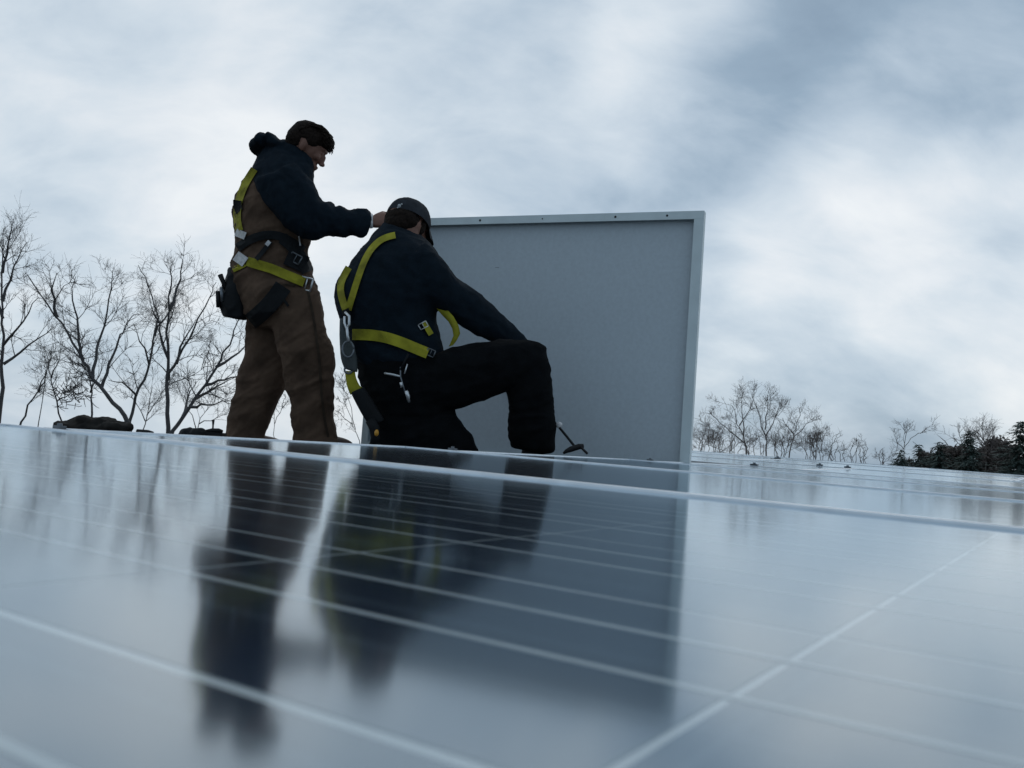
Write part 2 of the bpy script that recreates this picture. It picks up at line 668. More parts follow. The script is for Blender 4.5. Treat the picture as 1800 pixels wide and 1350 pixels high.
GRP = 'glass solar panels laid in rows on the roof'
rows = [19.4, 42., 67., 94., 120., 146., 172.]
zs = [0, 0, 0, .0, .022, .048, .066]
names = ['second row, behind the front panel', 'third row, beside the kneeling man', 'fourth row, at the foot of the upright panel',
         'first row beyond the upright panel',
         'row next to the skyline edge of the array', 'skyline edge row of the array']
lefts = [-34.5, -31.4, -29.9]
for k in range(len(rows) - 1):
    ul = lefts[k] if k < 3 else -.62 * rows[k]
    n_ = 0
    L_ = 33.8
    while ul < (5.9 if k == 0 else 4 + rows[k] * .05):
        ur = ul + L_
        if k == 0: ur = 6.
        pos = ('left end of the ', 'second panel of the ', 'third panel of the ', 'fourth panel of the ', 'fifth panel of the ')[n_]
        lab = 'flat solar panel, ' + pos + names[k]
        module('solar_panel', ul, ur, rows[k], rows[k + 1], zs[k], zs[k + 1], lab, GRP)
        ul = ur
        n_ += 1


# clamps
def clamp(p, s, label):
    e = empty('panel_clamp', p, label, 'clamp', 'metal clamps holding the panel frames')
    M = Matrix.Translation(p) @ UV
    b = MB(); b.box((-.045 * s, -.02 * s, -.006 * s), (.045 * s, .02 * s, .0), M); b.build('clamp_plate', M_STEEL, e)
    b = MB(); b.box((-.02 * s, -.012 * s, 0), (.02 * s, .012 * s, .010 * s), M); b.build('clamp_block', M_STEEL, e)
    b = MB(); b.tube([M @ Vector((0, 0, .010 * s)), M @ Vector((0, 0, .018 * s))], [.009 * s, .008 * s], 6); b.build('bolt', M_STEEL, e)
    return e


clamp(uvz(lefts[0] + 1.2, rows[0], LIP), .62, 'steel clamp at the far left corner of the front panel')
clamp(uvz(lefts[1] + .3, rows[1], LIP), .62, 'steel clamp on the panel frame just left of the kneeling shin')
clamp(uvz(lefts[2] + .3, rows[2], LIP), .62, 'steel clamp on the frame before the lower right of the upright panel')
clamp(uvz(-29.5, rows[3], zs[3] + LIP), 1.0, 'leftmost of the clamps right of the upright panel')
clamp(uvz(-42, rows[5], zs[5] + LIP), 1.2, 'upper clamp in the far rows below the bare trees')
clamp(uvz(-29, rows[4], zs[4] + LIP), 1.0, 'middle clamp in the far rows below the bare trees')
clamp(uvz(-25.5, rows[4], zs[4] + LIP), 1.0, 'rightmost of the clamps in the far rows')

# ------------------------------------------------------------------ the panel being set up (seen from its back)
DR = 4.1
br = P(1212, 808, DR)
br.z = ROOF_Z + .015
tr_ = P(1238, 370, DR)
ht = tr_.z - br.z
wd = Vector((-.926, .378, 0)).normalized()          # along the panel, towards its left end
upv = (tr_ - br).normalized()
nf = wd.cross(upv)
if nf.y > 0: nf = -nf                                # towards the viewer
LEN = 1.76
pan = empty('solar_panel', br + wd * LEN / 2, 'grey-backed solar panel held upright on its edge behind the kneeling man', 'solar panel')
MP = Matrix((wd, upv, nf)).transposed().to_4x4()
MP.translation = br
HT = (tr_ - br).length
FL = .040                                            # back flange


def pbox(nm, lo, hi, mt, par=pan, bev=.0015):
    b = MB()
    b.box(lo, hi)
    me = b.mesh(nm)
    if bev:
        bm = bmesh.new(); bm.from_mesh(me)
        bmesh.ops.bevel(bm, geom=bm.edges[:], offset=bev, segments=2, affect='EDGES')
        bm.to_mesh(me); bm.free()
    me.transform(MP)
    return link(nm, me, mt, par, False)


for lo, hi in (((0, HT - FL, -.003), (LEN, HT, 0)), ((0, 0, -.003), (LEN, FL, 0)), ((0, FL, -.003), (FL * 1.15, HT - FL, 0)), ((LEN - FL, FL, -.003), (LEN, HT - FL, 0))):
    pbox('frame_flange', lo, hi, M_BACKFR, bev=.001)
for lo, hi in (((0, HT - .004, -.045), (LEN, HT, -.003)), ((0, 0, -.045), (LEN, .004, -.003)), ((0, .004, -.045), (.004, HT - .004, -.003)), ((LEN - .004, .004, -.045), (LEN, HT - .004, -.003))):
    pbox('frame_side', lo, hi, M_BACKFR, bev=0)
pbox('backsheet', (.004, .004, -.041), (LEN - .004, HT - .004, -.037), M_BACK, bev=0)
b = MB()
b.add([MP @ Vector(p) for p in ((.004, .004, -.0455), (LEN - .004, .004, -.0455), (LEN - .004, HT - .004, -.0455), (.004, HT - .004, -.0455))], [(0, 3, 2, 1)])
b.build('glass_pane', M_GLASS, pan)
pbox('cell_sheet', (.006, .006, -.0445), (LEN - .006, HT - .006, -.0425), M_CELL, bev=0)
for x, r_ in ((.175, .0055), (.43, .006), (.81, .0035), (1.155, .006), (1.55, .006)):
    b = MB()
    c = MP @ Vector((x, HT - FL * .5, .0005))
    b.tube([c - nf * .001, c + nf * .0004], [r_, r_], 12)
    b.build('mounting_hole', M_HOLE, pan)
pbox('scuff_mark', (LEN * .5 - .33 + .33 + .165, HT - .262, -.0369), (LEN * .5 + .165 + .022, HT - .260, -.0365), M_STEEL, bev=0)
pbox('junction_box', (LEN * .5 - .07, .35, -.037), (LEN * .5 + .07, .46, -.012), M_RUBBER, bev=.004)

# cable hanging from the panel with its connector
cb = empty('cable', P(1010, 790, 3.6), 'black cable with a connector hanging in front of the upright panel by the knee', 'cable')
pts = [P(968, 742, 3.86), P(982, 750, 3.80), P(996, 767, 3.72), P(1008, 782, 3.64), P(1012, 788, 3.6)]
b = MB(); b.tube(pts, [.0055] * 5, 8); b.build('wire', M_RUBBER, cb, True)
b = MB(); b.tube([P(1022, 787, 3.55), P(1032, 797, 3.5)], [.005, .005], 8); b.build('wire', M_RUBBER, cb, True)
b = MB(); b.tube([P(990, 797, 3.56), P(996, 793, 3.56), P(1004, 789.5, 3.56), P(1018, 785, 3.56), P(1026, 783.5, 3.56)], [.004, .0085, .0115, .0115, .008], 10); b.build('connector', M_RUBBER, cb, True)
b = MB(); b.ell(P(983, 747, 3.79), (Vector((.014, 0, 0)), Vector((0, .01, 0)), Vector((0, 0, .014)))); b.build('clip', M_LABEL, cb, True)


# ------------------------------------------------------------------ people
def hand(mb, wrist, fwd, pn, side, L=.185, curl=.5, thumb=1):
    """palm, five jointed fingers of unequal length; fwd = wrist to fingertips, pn = palm normal, side = index side"""
    fwd, pn, side = fwd.normalized(), pn.normalized(), side.normalized()
    pc = wrist + fwd * L * .27
    mb.ell(pc, (fwd * L * .30, side * L * .22, pn * L * .085))
    mb.ell(wrist, (fwd * L * .16, side * L * .15, pn * L * .11))
    for i, (o, ln, rr) in enumerate(((.15, .38, .046), (.05, .43, .048), (-.05, .40, .046), (-.145, .31, .040))):
        p = wrist + fwd * L * .5 + side * L * o
        pts = [p - fwd * L * .2, p]
        a = 0.
        for q, f_ in enumerate((.45, .32, .23)):
            a += curl * (.7 if q == 0 else 1.)
            d = fwd * math.cos(a) + pn * math.sin(a)
            p = p + d * L * ln * f_
            pts.append(p)
        r_ = L * rr
        mb.tube(pts, [r_, r_, r_ * .95, r_ * .88, r_ * .7], 10)
        mb.ell(pts[-1], (fwd * r_ * .7, side * r_ * .7, pn * r_ * .7), 8, 6)
    p = wrist + fwd * L * .16 + side * L * .17 * thumb
    d1 = (fwd * .75 + side * .65 * thumb + pn * .25).normalized()
    d2 = (fwd * .9 + side * .2 * thumb + pn * .5).normalized()
    q1 = p + d1 * L * .2
    q2 = q1 + d2 * L * .18
    mb.tube([p - d1 * L * .08, p, q1, q2], [L * .06, L * .062, L * .052, L * .04], 10)
    mb.ell(q2, (d2 * L * .04, side * L * .04, pn * L * .04), 8, 6)


def head(mb, C, Fv, Uv, s=1.):
    Fv, Uv = Fv.normalized(), Uv.normalized()
    Sv = Fv.cross(Uv).normalized()

    def E(f, u, sd, rf, ru, rs):
        mb.ell(C + (Fv * f + Uv * u + Sv * sd) * s, (Fv * rf * s, Uv * ru * s, Sv * rs * s))
    E(-.012, .02, 0, .098, .095, .076)          # skull
    E(.03, .0, 0, .062, .095, .066)             # face block
    E(.04, -.065, 0, .050, .042, .050)          # jaw
    E(.078, -.098, 0, .020, .018, .022)         # chin
    E(.083, .028, 0, .018, .014, .048)          # brow ridge
    E(.096, -.018, 0, .016, .030, .010)         # nose bridge
    E(.110, -.036, 0, .014, .012, .014)         # nose tip
    E(.102, -.042, .010, .010, .008, .008)
    E(.102, -.042, -.010, .010, .008, .008)
    E(.090, -.064, 0, .012, .006, .022)         # lips
    E(.088, -.075, 0, .012, .006, .020)
    for q in (1, -1):
        E(.068, -.02, .036 * q, .022, .022, .020)   # cheekbone
        E(-.010, -.012, .076 * q, .016, .030, .008)  # ear
        E(-.006, -.030, .074 * q, .010, .014, .007)
        E(.082, .008, .030 * q, .009, .008, .012)   # eyelid


def px_dir(dx, dy, depth=0.):
    """direction from image right/down pixels plus world depth"""
    return (c_r * dx - c_u * dy + c_f * depth).normalized()


# ---------------- standing man
man = empty('person', P(500, 795, 4.6), 'person standing in brown work overalls and navy fleece, reaching out to steady the upright panel', 'person')
D = 4.6
ov_torso = [(446, 298, 520, 300, D, .165), (433, 312, 530, 318, D, .18), (421, 334, 540, 340, D, .19), (412, 358, 546, 365, D, .195), (410, 393, 546, 395, D, .185),
            (413, 424, 543, 425, D, .172), (410, 450, 540, 448, D, .172), (406, 480, 548, 477, D, .185), (412, 518, 557, 512, D, .195), (428, 552, 564, 545, D, .185), (445, 575, 560, 572, D, .14)]
leg_f = [(468, 505, 556, 505, 4.54, .10), (474, 545, 563.5, 538, 4.52, .108), (479, 578, 569.5, 580, 4.51, .105), (489, 611, 581, 608, 4.50, .10), (497, 637, 587.5, 627, 4.50, .095),
         (502, 670, 586, 658, 4.51, .09), (509, 702, 584, 704, 4.52, .088), (514, 735, 585, 738, 4.53, .09), (516, 762, 590, 760, 4.54, .092), (516, 780, 597, 780, 4.54, .094)]
leg_b = [(430, 525, 520, 550, 4.68, .10), (434, 584, 514, 596, 4.70, .10), (431, 618, 509, 630, 4.71, .098), (420, 657, 503, 670, 4.72, .092), (411, 696, 489, 700, 4.73, .09), (403, 734, 475, 733, 4.74, .09), (398, 758, 464, 762, 4.75, .092), (394, 774, 463, 776, 4.75, .092)]
jk_torso = [(478, 248, 546, 280, D - .01, .085), (459, 267, 550, 298, D, .185), (445, 292, 549, 314, D, .228), (441, 318, 549, 326, D, .236), (447, 342, 557, 342, D, .232), (462, 363, 560, 358, D, .215), (486, 382, 553, 382, D, .195), (508, 396, 545, 398, D, .175)]
arm_r = [(447, 318, 520, 288, 4.44, .085), (460, 346, 546, 319, 4.42, .085), (492, 386, 562, 347, 4.41, .08), (522, 412, 571, 354, 4.42, .078), (550, 421, 571, 353, 4.43, .075), (563, 418, 580, 355, 4.44, .072), (575, 415, 589, 366, 4.45, .066), (588, 416, 597, 361, 4.46, .068),
         (600, 416, 607, 367, 4.46, .060), (618, 413, 622, 371, 4.47, .056), (633, 419, 634, 367, 4.48, .060), (649, 403, 650, 373, 4.49, .05)]
arm_l = [(500, 330, 545, 310, 4.78, .08), (520, 375, 556, 345, 4.80, .07), (552, 410, 580, 365, 4.78, .065), (600, 412, 606, 372, 4.74, .058), (645, 402, 647, 376, 4.66, .05)]
mb = MB()
for a in (ov_torso, leg_f, leg_b, jk_torso, arm_r, arm_l):
    mb.loft(a, shrink=.74, n=14)
mb.loft([(494, 290, 540, 300, D - .01, .06), (498, 268, 536, 282, D - .01, .055), (508, 250, 540, 262, D - .01, .05)])
hF, hU = px_dir(.84, .54, .12), px_dir(.54, -.84, .0)
hC = P(541, 258, 4.56)
head(mb, hC, hF, hU, 1.02)
wr = P(652, 389, 4.49)
hand(mb, wr, px_dir(1, -.22, .25), px_dir(.1, .8, .6), px_dir(0, -.9, .5), .19, .42)
hand(mb, P(648, 392, 4.65), px_dir(1, -.12, -.2), px_dir(.1, .9, -.3), px_dir(0, -.6, -.8), .19, .45)
# feet inside the boots
for (x, y, d) in ((556, 778, 4.53), (436, 776, 4.74)):
    mb.loft([(x - 26, y - 22, x + 22, y - 24, d, .045), (x - 24, y + 4, x + 26, y, d, .045)])
bd = link('body', mb.remesh('body', .0048, 3), M_SKIN, man)
WRINK = [(.0065, 13, (1, 1, 1.5)), (.003, 34, (1, 1, .8))]
mb = MB()
for a in (ov_torso, leg_f, leg_b):
    mb.loft(a, ext=.25)
ovl = link('overalls', mb.remesh('overalls', .0078, 5, [(.014, 5.5, (.5, .8, 2.0), .45), (.005, 13, (.4, .8, 1.9), .7), (.003, 30, (1, 1, 1))]), M_DUCK, man)
mb = MB()
for a in (jk_torso, arm_r, arm_l):
    mb.loft(a, ext=.12)
# collar and the flap turned up behind the neck
mb.loft([(484, 268, 548, 306, D - .02, .105), (490, 254, 551, 290, D - .03, .098), (495, 247, 548, 281, D - .03, .09)])
mb.ell(P(463, 254.5, 4.59), (px_dir(1, -.42) * .076, px_dir(.42, 1) * .043, Vector((0, .10, 0))))
mb.ell(P(478, 249, 4.58), (px_dir(1, .2) * .036, px_dir(-.2, 1) * .034, Vector((0, .10, 0))))
mb.ell(P(487, 259, 4.58), (px_dir(1, .4) * .07, px_dir(-.4, 1) * .03, Vector((0, .1, 0))))
jkt = link('fleece_jacket', mb.remesh('fleece_jacket', .0085, 4, [(.012, 8, (1.6, 1, .6), .5), (.006, 20, (1.4, 1, .8), .3)]), M_NAVY, man)
b = MB()
b.loft([(650.5, 402, 650.5, 374, 4.49, .043), (655.5, 401, 655.5, 376, 4.495, .040)], ext=.0)
b.build('shirt_cuff', M_LABEL, man, True)
# hair
mb = MB()
Sv = hF.cross(hU).normalized()


def EH(C, f, u, s_, rf, ru, rs):
    mb.ell(C + hF * f + hU * u + Sv * s_, (hF * rf, hU * ru, Sv * rs))


EH(hC, -.016, .046, 0, .104, .080, .084)
EH(hC, -.058, .010, 0, .066, .080, .080)
EH(hC, -.075, -.035, 0, .036, .050, .056)
EH(hC, .045, .074, 0, .066, .046, .068)
EH(hC, .082, .062, 0, .030, .034, .056)
EH(hC, .004, .040, .062, .05, .042, .022)
EH(hC, .004, .040, -.062, .05, .042, .022)
hm = mb.remesh('hair', .0036, 2, [(.004, 45, (1, 1, 1))])
mb = MB()
mb.v = [tuple(v.co) for v in hm.vertices]
mb.f = [tuple(p.vertices) for p in hm.polygons]
random.seed(4)
for i in range(620):
    a = random.uniform(-1.5, 1.45)
    f_, u_ = math.sin(a), math.cos(a)
    s_ = random.uniform(-.078, .078)
    w_ = math.sqrt(max(0, 1 - (s_ / .088) ** 2))
    base = hC + hF * (f_ * (.103 if f_ < 0 else .100) * (.4 + .6 * w_) - .012 * hF.length * 0) + hU * (.045 + u_ * .084 * (.4 + .6 * w_)) + Sv * s_
    if f_ < 0: base -= hU * (.03 * -f_)
    dr = (hF * (.75 if f_ > -.4 else -.1) + hU * (.30 * u_ - .35 * max(0, f_) - (.7 if f_ < -.4 else 0)) + Sv * (s_ * 2 + random.uniform(-.35, .35))).normalized()
    ln = random.uniform(.014, .030) * (1.1 if f_ > .5 else .7)
    mb.tube([base - dr * .012, base + dr * ln * .5, base + dr * ln - hU * .004], [.0035, .003, .0008], 4)
mb.build('hair', M_HAIR, man, True)
# boots
for (x, y, d) in ((556, 778, 4.53), (436, 777, 4.74)):
    b = MB()
    b.loft([(x - 33, y - 22, x + 26, y - 24, d, .055), (x - 32, y - 4, x + 30, y - 6, d, .055), (x - 33, y + 12, x + 34, y + 8, d, .052)], ext=.1)
    c = P(x + 22, y + 3, d)
    b.ell(c, (px_dir(1, .06) * .13, Vector((0, .05, 0)), Vector((0, 0, .045))))
    b.ell(P(x + 4, y + 10, d), (px_dir(1, .06) * .15, Vector((0, .048, 0)), Vector((0, 0, .022))))
    link('boot', b.remesh('boot', .008, 3), M_BOOT, man)

bv = bvh_of([ovl, jkt])
# harness
strap(bv, [(447, 297), (433, 318), (423, 340), (417, 362), (416, 390), (421, 406)], 15, 'harness_strap', M_YELLOW, man)
strap(bv, [(417, 352), (414, 366), (421, 372)], 17, 'harness_strap', M_NYLON, man, off=.012)
strap(bv, [(414, 408), (431, 415)], 15, 'harness_label', M_LABEL, man, off=.012)
strap(bv, [(417, 436), (432, 424), (450, 416), (470, 412), (490, 413), (512, 424), (534, 440)], 17, 'belt', M_NYLON, man)
strap(bv, [(476, 424), (464, 440), (450, 456)], 9, 'harness_strap', M_NYLON, man)
strap(bv, [(474, 424), (468, 431)], 8, 'strap_end', M_LABEL, man, off=.012)
strap(bv, [(434, 459), (452, 465), (476, 471), (500, 482), (518, 489), (535, 496)], 19, 'harness_strap', M_YELLOW, man, off=.008)
strap(bv, [(409, 474), (421, 470), (430, 464)], 11, 'harness_strap', M_YELLOW, man)
strap(bv, [(414, 449), (431, 461)], 21, 'harness_label', M_LABEL, man, off=.02)
strap(bv, [(504, 450), (520, 457), (538, 466)], 34, 'harness_strap', M_NYLON, man)
strap(bv, [(496, 418), (514, 432), (530, 452), (541, 478)], 24, 'harness_strap', M_NYLON, man)
strap(bv, [(498, 503), (484, 524), (464, 546), (440, 566)], 35, 'harness_strap', M_NYLON, man)
strap(bv, [(494, 520), (507, 538)], 5, 'harness_strap', M_NYLON, man)


strap(bv, [(541, 512), (549, 545), (556, 590), (562, 640), (565, 690), (570, 735), (577, 768)], 5, 'side_seam', M_SEAM, man, thick=.002, off=.004)
strap(bv, [(486, 505), (500, 498), (520, 502)], 4, 'pocket_edge', M_SEAM, man, thick=.002, off=.004)


def buckle(bvx, px, py, w, h, ang, name, parent, d=4.5, material=M_ZINC, off=.02):
    c = hit(bvx, px, py, off) or P(px, py, d)
    k = c.y / F
    ax, ay = px_dir(math.cos(ang), math.sin(ang)), px_dir(-math.sin(ang), math.cos(ang))
    b = MB()
    w, h = w * k / 2, h * k / 2
    t = min(w, h) * .28
    ring = [c + ax * w * i + ay * h * j for i, j in ((-1, -1), (1, -1), (1, 1), (-1, 1), (-1, -1))]
    for i in range(4):
        b.tube([ring[i], ring[i + 1]], [t * .6, t * .6], 8)
    b.tube([c - ay * h, c + ay * h], [t * .4, t * .4], 8)
    return b.build(name, material, parent, True)


buckle(bv, 538, 499, 20, 22, .25, 'buckle', man)
buckle(bv, 519, 454, 20, 15, .5, 'buckle', man, material=M_STEEL)
strap(bv, [(525, 415), (527, 424), (528, 432)], 3, 'pen', M_LABEL, man, off=.015)

# tool pouch on the belt behind him
pouch = empty('tool_pouch', P(410, 520, 4.6), 'black tool pouch hanging on the standing man behind his hip', 'pouch')
b = MB()
b.loft([(402, 470, 415, 472, 4.58, .06), (397, 492, 425, 495, 4.58, .08), (384, 520, 430, 520, 4.58, .095), (386, 540, 434, 545, 4.58, .10), (393, 555, 434, 562, 4.58, .09)], ext=.06)
link('pouch_body', b.remesh('pouch_body', .007, 3, [(.008, 16, (1, 1, 1))]), M_NYLON, pouch)
b = MB(); b.tube([P(398, 510, 4.52), P(392, 495, 4.52), P(387, 483, 4.52)], [.012, .012, .014], 8); b.build('tool_handle', M_RUBBER, pouch, True)
b = MB(); b.tube([P(391, 530, 4.50), P(389, 505, 4.50)], [.009, .009], 8); b.build('tool_handle', M_STEEL, pouch, True)
b = MB(); b.tube([P(384, 540, 4.52), P(383, 512, 4.52)], [.012, .012], 8); b.build('tool_handle', M_RUBBER, pouch, True)

# ---------------- kneeling man
kn = empty('person', P(760, 815, 3.8), 'person kneeling on one knee in dark cap, navy sweater, black trousers and yellow harness', 'person')
D = 3.82
k_torso = [(668, 402, 738, 414, D, .10), (650, 422, 752, 427, D, .155), (628, 449, 768, 444, D, .19), (610, 473, 778, 470, D, .205), (594, 496, 782, 500, D, .21), (589.5, 516, 774, 525, D, .205), (592, 534, 766, 545, D, .20),
           (599, 555, 765, 566, D, .19), (606, 580, 772, 586, D, .185), (610, 604, 777, 606, D, .18), (618, 630, 778, 624, D, .18), (628, 648, 772, 640, D, .165)]
k_arm = [(698, 482, 750, 426, 3.72, .09), (730, 516, 781, 462, 3.72, .088), (766, 543, 806, 489, 3.75, .082), (800, 562, 838, 514.5, 3.79, .076), (827, 582, 856, 530, 3.83, .07), (863, 601, 884, 558, 3.88, .062), (893, 616, 912, 582, 3.93, .055), (916, 627, 927, 599, 3.97, .048)]
k_arm2 = [(690, 470, 730, 430, 3.98, .08), (740, 480, 765, 450, 4.08, .075), (770, 520, 790, 495, 4.14, .06), (800, 545, 812, 525, 4.17, .045)]
k_hips = [(622, 622, 777, 620, D, .172), (630, 650, 788, 650, D, .18), (634, 676, 800, 690, D, .18), (646, 702, 797, 718, D, .17), (652, 728, 800, 738, D, .15)]
k_thigh = [(700, 640, 700, 735, 3.76, .11), (765, 622, 745, 722, 3.75, .11), (806, 610.5, 800, 717, 3.75, .108), (849, 602, 850, 702, 3.76, .10), (892, 597.5, 893, 684, 3.77, .092), (925, 597, 912, 678, 3.78, .085), (948, 603, 930, 672, 3.78, .075)]
k_shin = [(884, 615, 957, 608, 3.78, .07), (888, 640, 964, 636, 3.78, .074), (891, 665, 966.5, 662, 3.78, .075), (893.5, 688, 969.5, 690, 3.78, .075), (897, 712, 972, 715, 3.79, .074), (895.5, 742, 975, 742, 3.80, .074), (895, 765, 974.5, 770, 3.81, .074), (901, 785, 973, 793, 3.82, .07)]
k_knl = [(652, 715, 795, 718, 3.80, .13), (652, 745, 811, 746, 3.79, .12), (652, 770, 829, 768, 3.78, .11), (654, 795, 842, 795, 3.78, .10)]
mb = MB()
for a in (k_torso, k_arm, k_arm2, k_hips, k_thigh, k_shin, k_knl):
    mb.loft(a, shrink=.74, n=14)
kF, kU = px_dir(.52, .42, .74), px_dir(.22, -.92, .32)
kU = (kU - kF * kU.dot(kF)).normalized()
kC = P(716, 397, 3.86)
head(mb, kC, kF, kU, 1.0)
mb.loft([(686, 430, 736, 428, D + .01, .07), (688, 405, 737, 412, D + .01, .06), (694, 385, 742, 398, D + .02, .055)])
hand(mb, P(912, 612, 3.99), px_dir(.1, .85, .5), px_dir(-.4, -.2, .9), px_dir(.8, -.5, .1), .19, .35)
hand(mb, P(806, 535, 4.17), px_dir(.8, .4, .2), px_dir(0, .2, 1), px_dir(.4, -.9, 0), .19, .15)
link('body', mb.remesh('body', .0046, 3), M_SKIN, kn)
mb = MB()
for a in (k_torso, k_arm, k_arm2):
    mb.loft(a, ext=.15)
mb.loft([(664, 415, 735, 425, D, .10), (670, 402, 731, 417, D, .09), (676, 393, 724, 408, D, .082)], ext=.05)
swe = link('sweater', mb.remesh('sweater', .0085, 4, [(.010, 7, (.6, 1, 1.7), -.6), (.005, 18, (.7, 1, 1.5), -.4)]), M_NAVY2, kn)
mb = MB()
for a in (k_hips, k_thigh, k_shin, k_knl):
    mb.loft(a, ext=.2)
trs = link('trousers', mb.remesh('trousers', .0085, 4, [(.010, 8, (.6, 1, 1.6), .4), (.005, 19, (.7, 1, 1.5), .2)]), M_BLACK, kn)
for (x, y, d, dx, dz) in ((938, 808, 3.84, .85, .5), (668, 800, 3.74, -.5, -.1)):
    b = MB()
    b.ell(P(x, y, d), (px_dir(.2, 1) * .07, px_dir(1, 0) * .055, Vector((0, .06, 0))))
    b.ell(P(x + dx * 22, y + 8, d + dz * .07), (px_dir(dx, .05, dz) * .13, Vector((0, 0, .035)), px_dir(-dz, 0, dx) * .048))
    link('boot', b.remesh('boot', .008, 3), M_RUBBER, kn)
# hair under the cap
mb = MB()
kS = kF.cross(kU).normalized()
mb.ell(kC - kF * .035 + kU * .0, (kF * .076, kU * .072, kS * .084))
mb.ell(kC - kF * .058 - kU * .03, (kF * .05, kU * .05, kS * .066))
for q in (1, -1):
    mb.ell(kC + kF * .022 - kU * .0 + kS * q * .068, (kF * .02, kU * .045, kS * .014))
link('hair', mb.remesh('hair', .004, 1, [(.003, 60, (1, 1, 1))]), M_HAIR, kn)
# cap
mb = MB()
cc = kC + kU * .030 - kF * .004
rings_ = []
nn_ = 32
for i in range(13):
    ph = math.pi / 2 * i / 12
    rr, hh = math.cos(ph), math.sin(ph)
    rr = rr ** .82
    for j in range(nn_):
        t = 2 * math.pi * j / nn_
        seam = 1 + .012 * abs(math.cos(3 * t)) * (1 - hh)
        mb.v.append(tuple(cc + kF * (.106 * rr * math.cos(t) * seam) + kS * (.092 * rr * math.sin(t) * seam) + kU * (.088 * hh + (-.010 if i == 0 else 0) - .016 * math.cos(t) * 0)))
for i in range(12):
    for j in range(nn_):
        mb.f.append((i * nn_ + j, i * nn_ + (j + 1) % nn_, (i + 1) * nn_ + (j + 1) % nn_, (i + 1) * nn_ + j))
mb.v = [tuple(Vector(p) + (Vector(p) - cc).normalized() * (.005 * noise.noise(Vector(p) * 22) + .002 * noise.noise(Vector(p) * 55))) for p in mb.v]
cap = link('cap', mb.mesh('cap'), M_CAP, kn)
b = MB()
vs, fs = [], []
for i in range(9):
    t = -1.15 + 2.3 * i / 8
    for q, ex in ((0, .0), (1, .06)):
        rr = 1 + 0 * q
        base = cc + kF * (.108 * math.cos(t)) + kS * (.09 * math.sin(t)) - kU * .006
        p = base + kF * ex * math.cos(t * .8) - kU * (ex * .55 + .010 * (t * t) * q)
        vs += [p, p - kU * .005]
for i in range(8):
    a, c = i * 4, (i + 1) * 4
    fs += [(a, c, c + 2, a + 2), (a + 1, a + 3, c + 3, c + 1), (a + 2, c + 2, c + 3, a + 3), (a, a + 1, c + 1, c)]
b.add(vs, fs)
b.build('visor', M_CAP, cap, True)
b = MB(); b.ell(cc + kU * .088, (kF * .01, kS * .01, kU * .005)); b.build('cap_button', M_CAP, cap, True)
bvc = bvh_of([cap])
for (x, y, w_, h_) in ((702, 362, 6, 7), (706, 359, 4, 3), (699, 365, 3, 3)):
    p = hit(bvc, x, y, .0015) or P(x, y, 3.8)
    b = MB(); b.ell(p, (px_dir(1, -.3) * w_ * .00125, px_dir(.3, 1) * h_ * .00125, ray(x, y) * .0035), 10, 6)
    b.build('cap_emblem', M_EMB, cap, True)

bv = bvh_of([swe, trs])
strap(bv, [(695, 413), (678, 416), (664, 424), (652, 437), (641, 456), (632, 480), (624, 505), (617, 528), (612, 545)], 13, 'harness_strap', M_YELLOW, kn)
strap(bv, [(613, 470), (604, 484), (597, 500), (598, 516), (604, 534), (608, 546)], 14, 'harness_strap', M_YELLOW, kn, off=.009)
strap(bv, [(606, 544), (610, 552), (611, 560)], 16, 'harness_strap', M_NYLON, kn, off=.012)
strap(bv, [(619, 588), (646, 588), (676, 592), (704, 601), (730, 612), (752, 621)], 22, 'harness_strap', M_YELLOW, kn, off=.008)
strap(bv, [(745, 566), (752, 578), (758, 588)], 11, 'harness_strap', M_YELLOW, kn, off=.012)
buckle(bv, 744, 572, 15, 10, -.5, 'buckle', kn)
buckle(bv, 757, 620, 14, 12, .4, 'buckle', kn, material=M_STEEL)
# loose strap end hanging free from the chest
b = MB()
pl = [(757, 528, 766, 539), (770, 533, 770, 546), (784, 542, 779, 556), (797, 556, 788, 565), (806, 572, 795, 578), (809, 586, 797, 590), (803, 598, 793, 600), (796, 607, 789, 609)]
vs, fs = [], []
for i, (a, c, e_, f_) in enumerate(pl):
    dd = 3.70 + .012 * math.sin(i)
    A, B = P(a, c, dd), P(e_, f_, dd + .01)
    vs += [A, B, A + Vector((0, .004, 0)), B + Vector((0, .004, 0))]
for i in range(len(pl) - 1):
    a, c = i * 4, (i + 1) * 4
    fs += [(a, c, c + 1, a + 1), (a + 2, a + 3, c + 3, c + 2), (a, a + 2, c + 2, c), (a + 1, c + 1, c + 3, a + 3)]
b.add(vs, fs)
b.build('strap_tail', M_YELLOW, kn, True)

# hook, energy pack and lanyard hanging from his harness
lan = empty('safety_lanyard', P(615, 640, 3.7), 'grey and yellow safety lanyard hanging from the harness on the kneeling man', 'lanyard')
b = MB()
b.tube([P(607, 549, 3.62), P(614, 556, 3.61), P(614, 570, 3.61), P(609, 578, 3.61), P(606, 568, 3.62), P(606, 556, 3.62)], [.0058] * 6, 8)
b.tube([P(610, 575, 3.61), P(611, 590, 3.61), P(613, 600, 3.61)], [.007, .0055, .007], 8)
b.build('hook', M_ZINC, lan, True)
b = MB()
b.loft([(597, 560, 606, 560, 3.66, .02), (596.5, 585, 608, 585, 3.66, .025), (597, 605, 622, 606, 3.66, .025), (599, 630, 628, 632, 3.66, .025), (605, 648, 629, 655, 3.66, .02)], ext=.05)
link('energy_pack', b.remesh('energy_pack', .005, 2), M_GREYPACK, lan)
b = MB()
ring = [P(612 + 10 * math.cos(t), 614 + 14 * math.sin(t), 3.615) for t in [i * math.pi / 8 for i in range(17)]]
b.tube(ring, [.0042] * 17, 8)
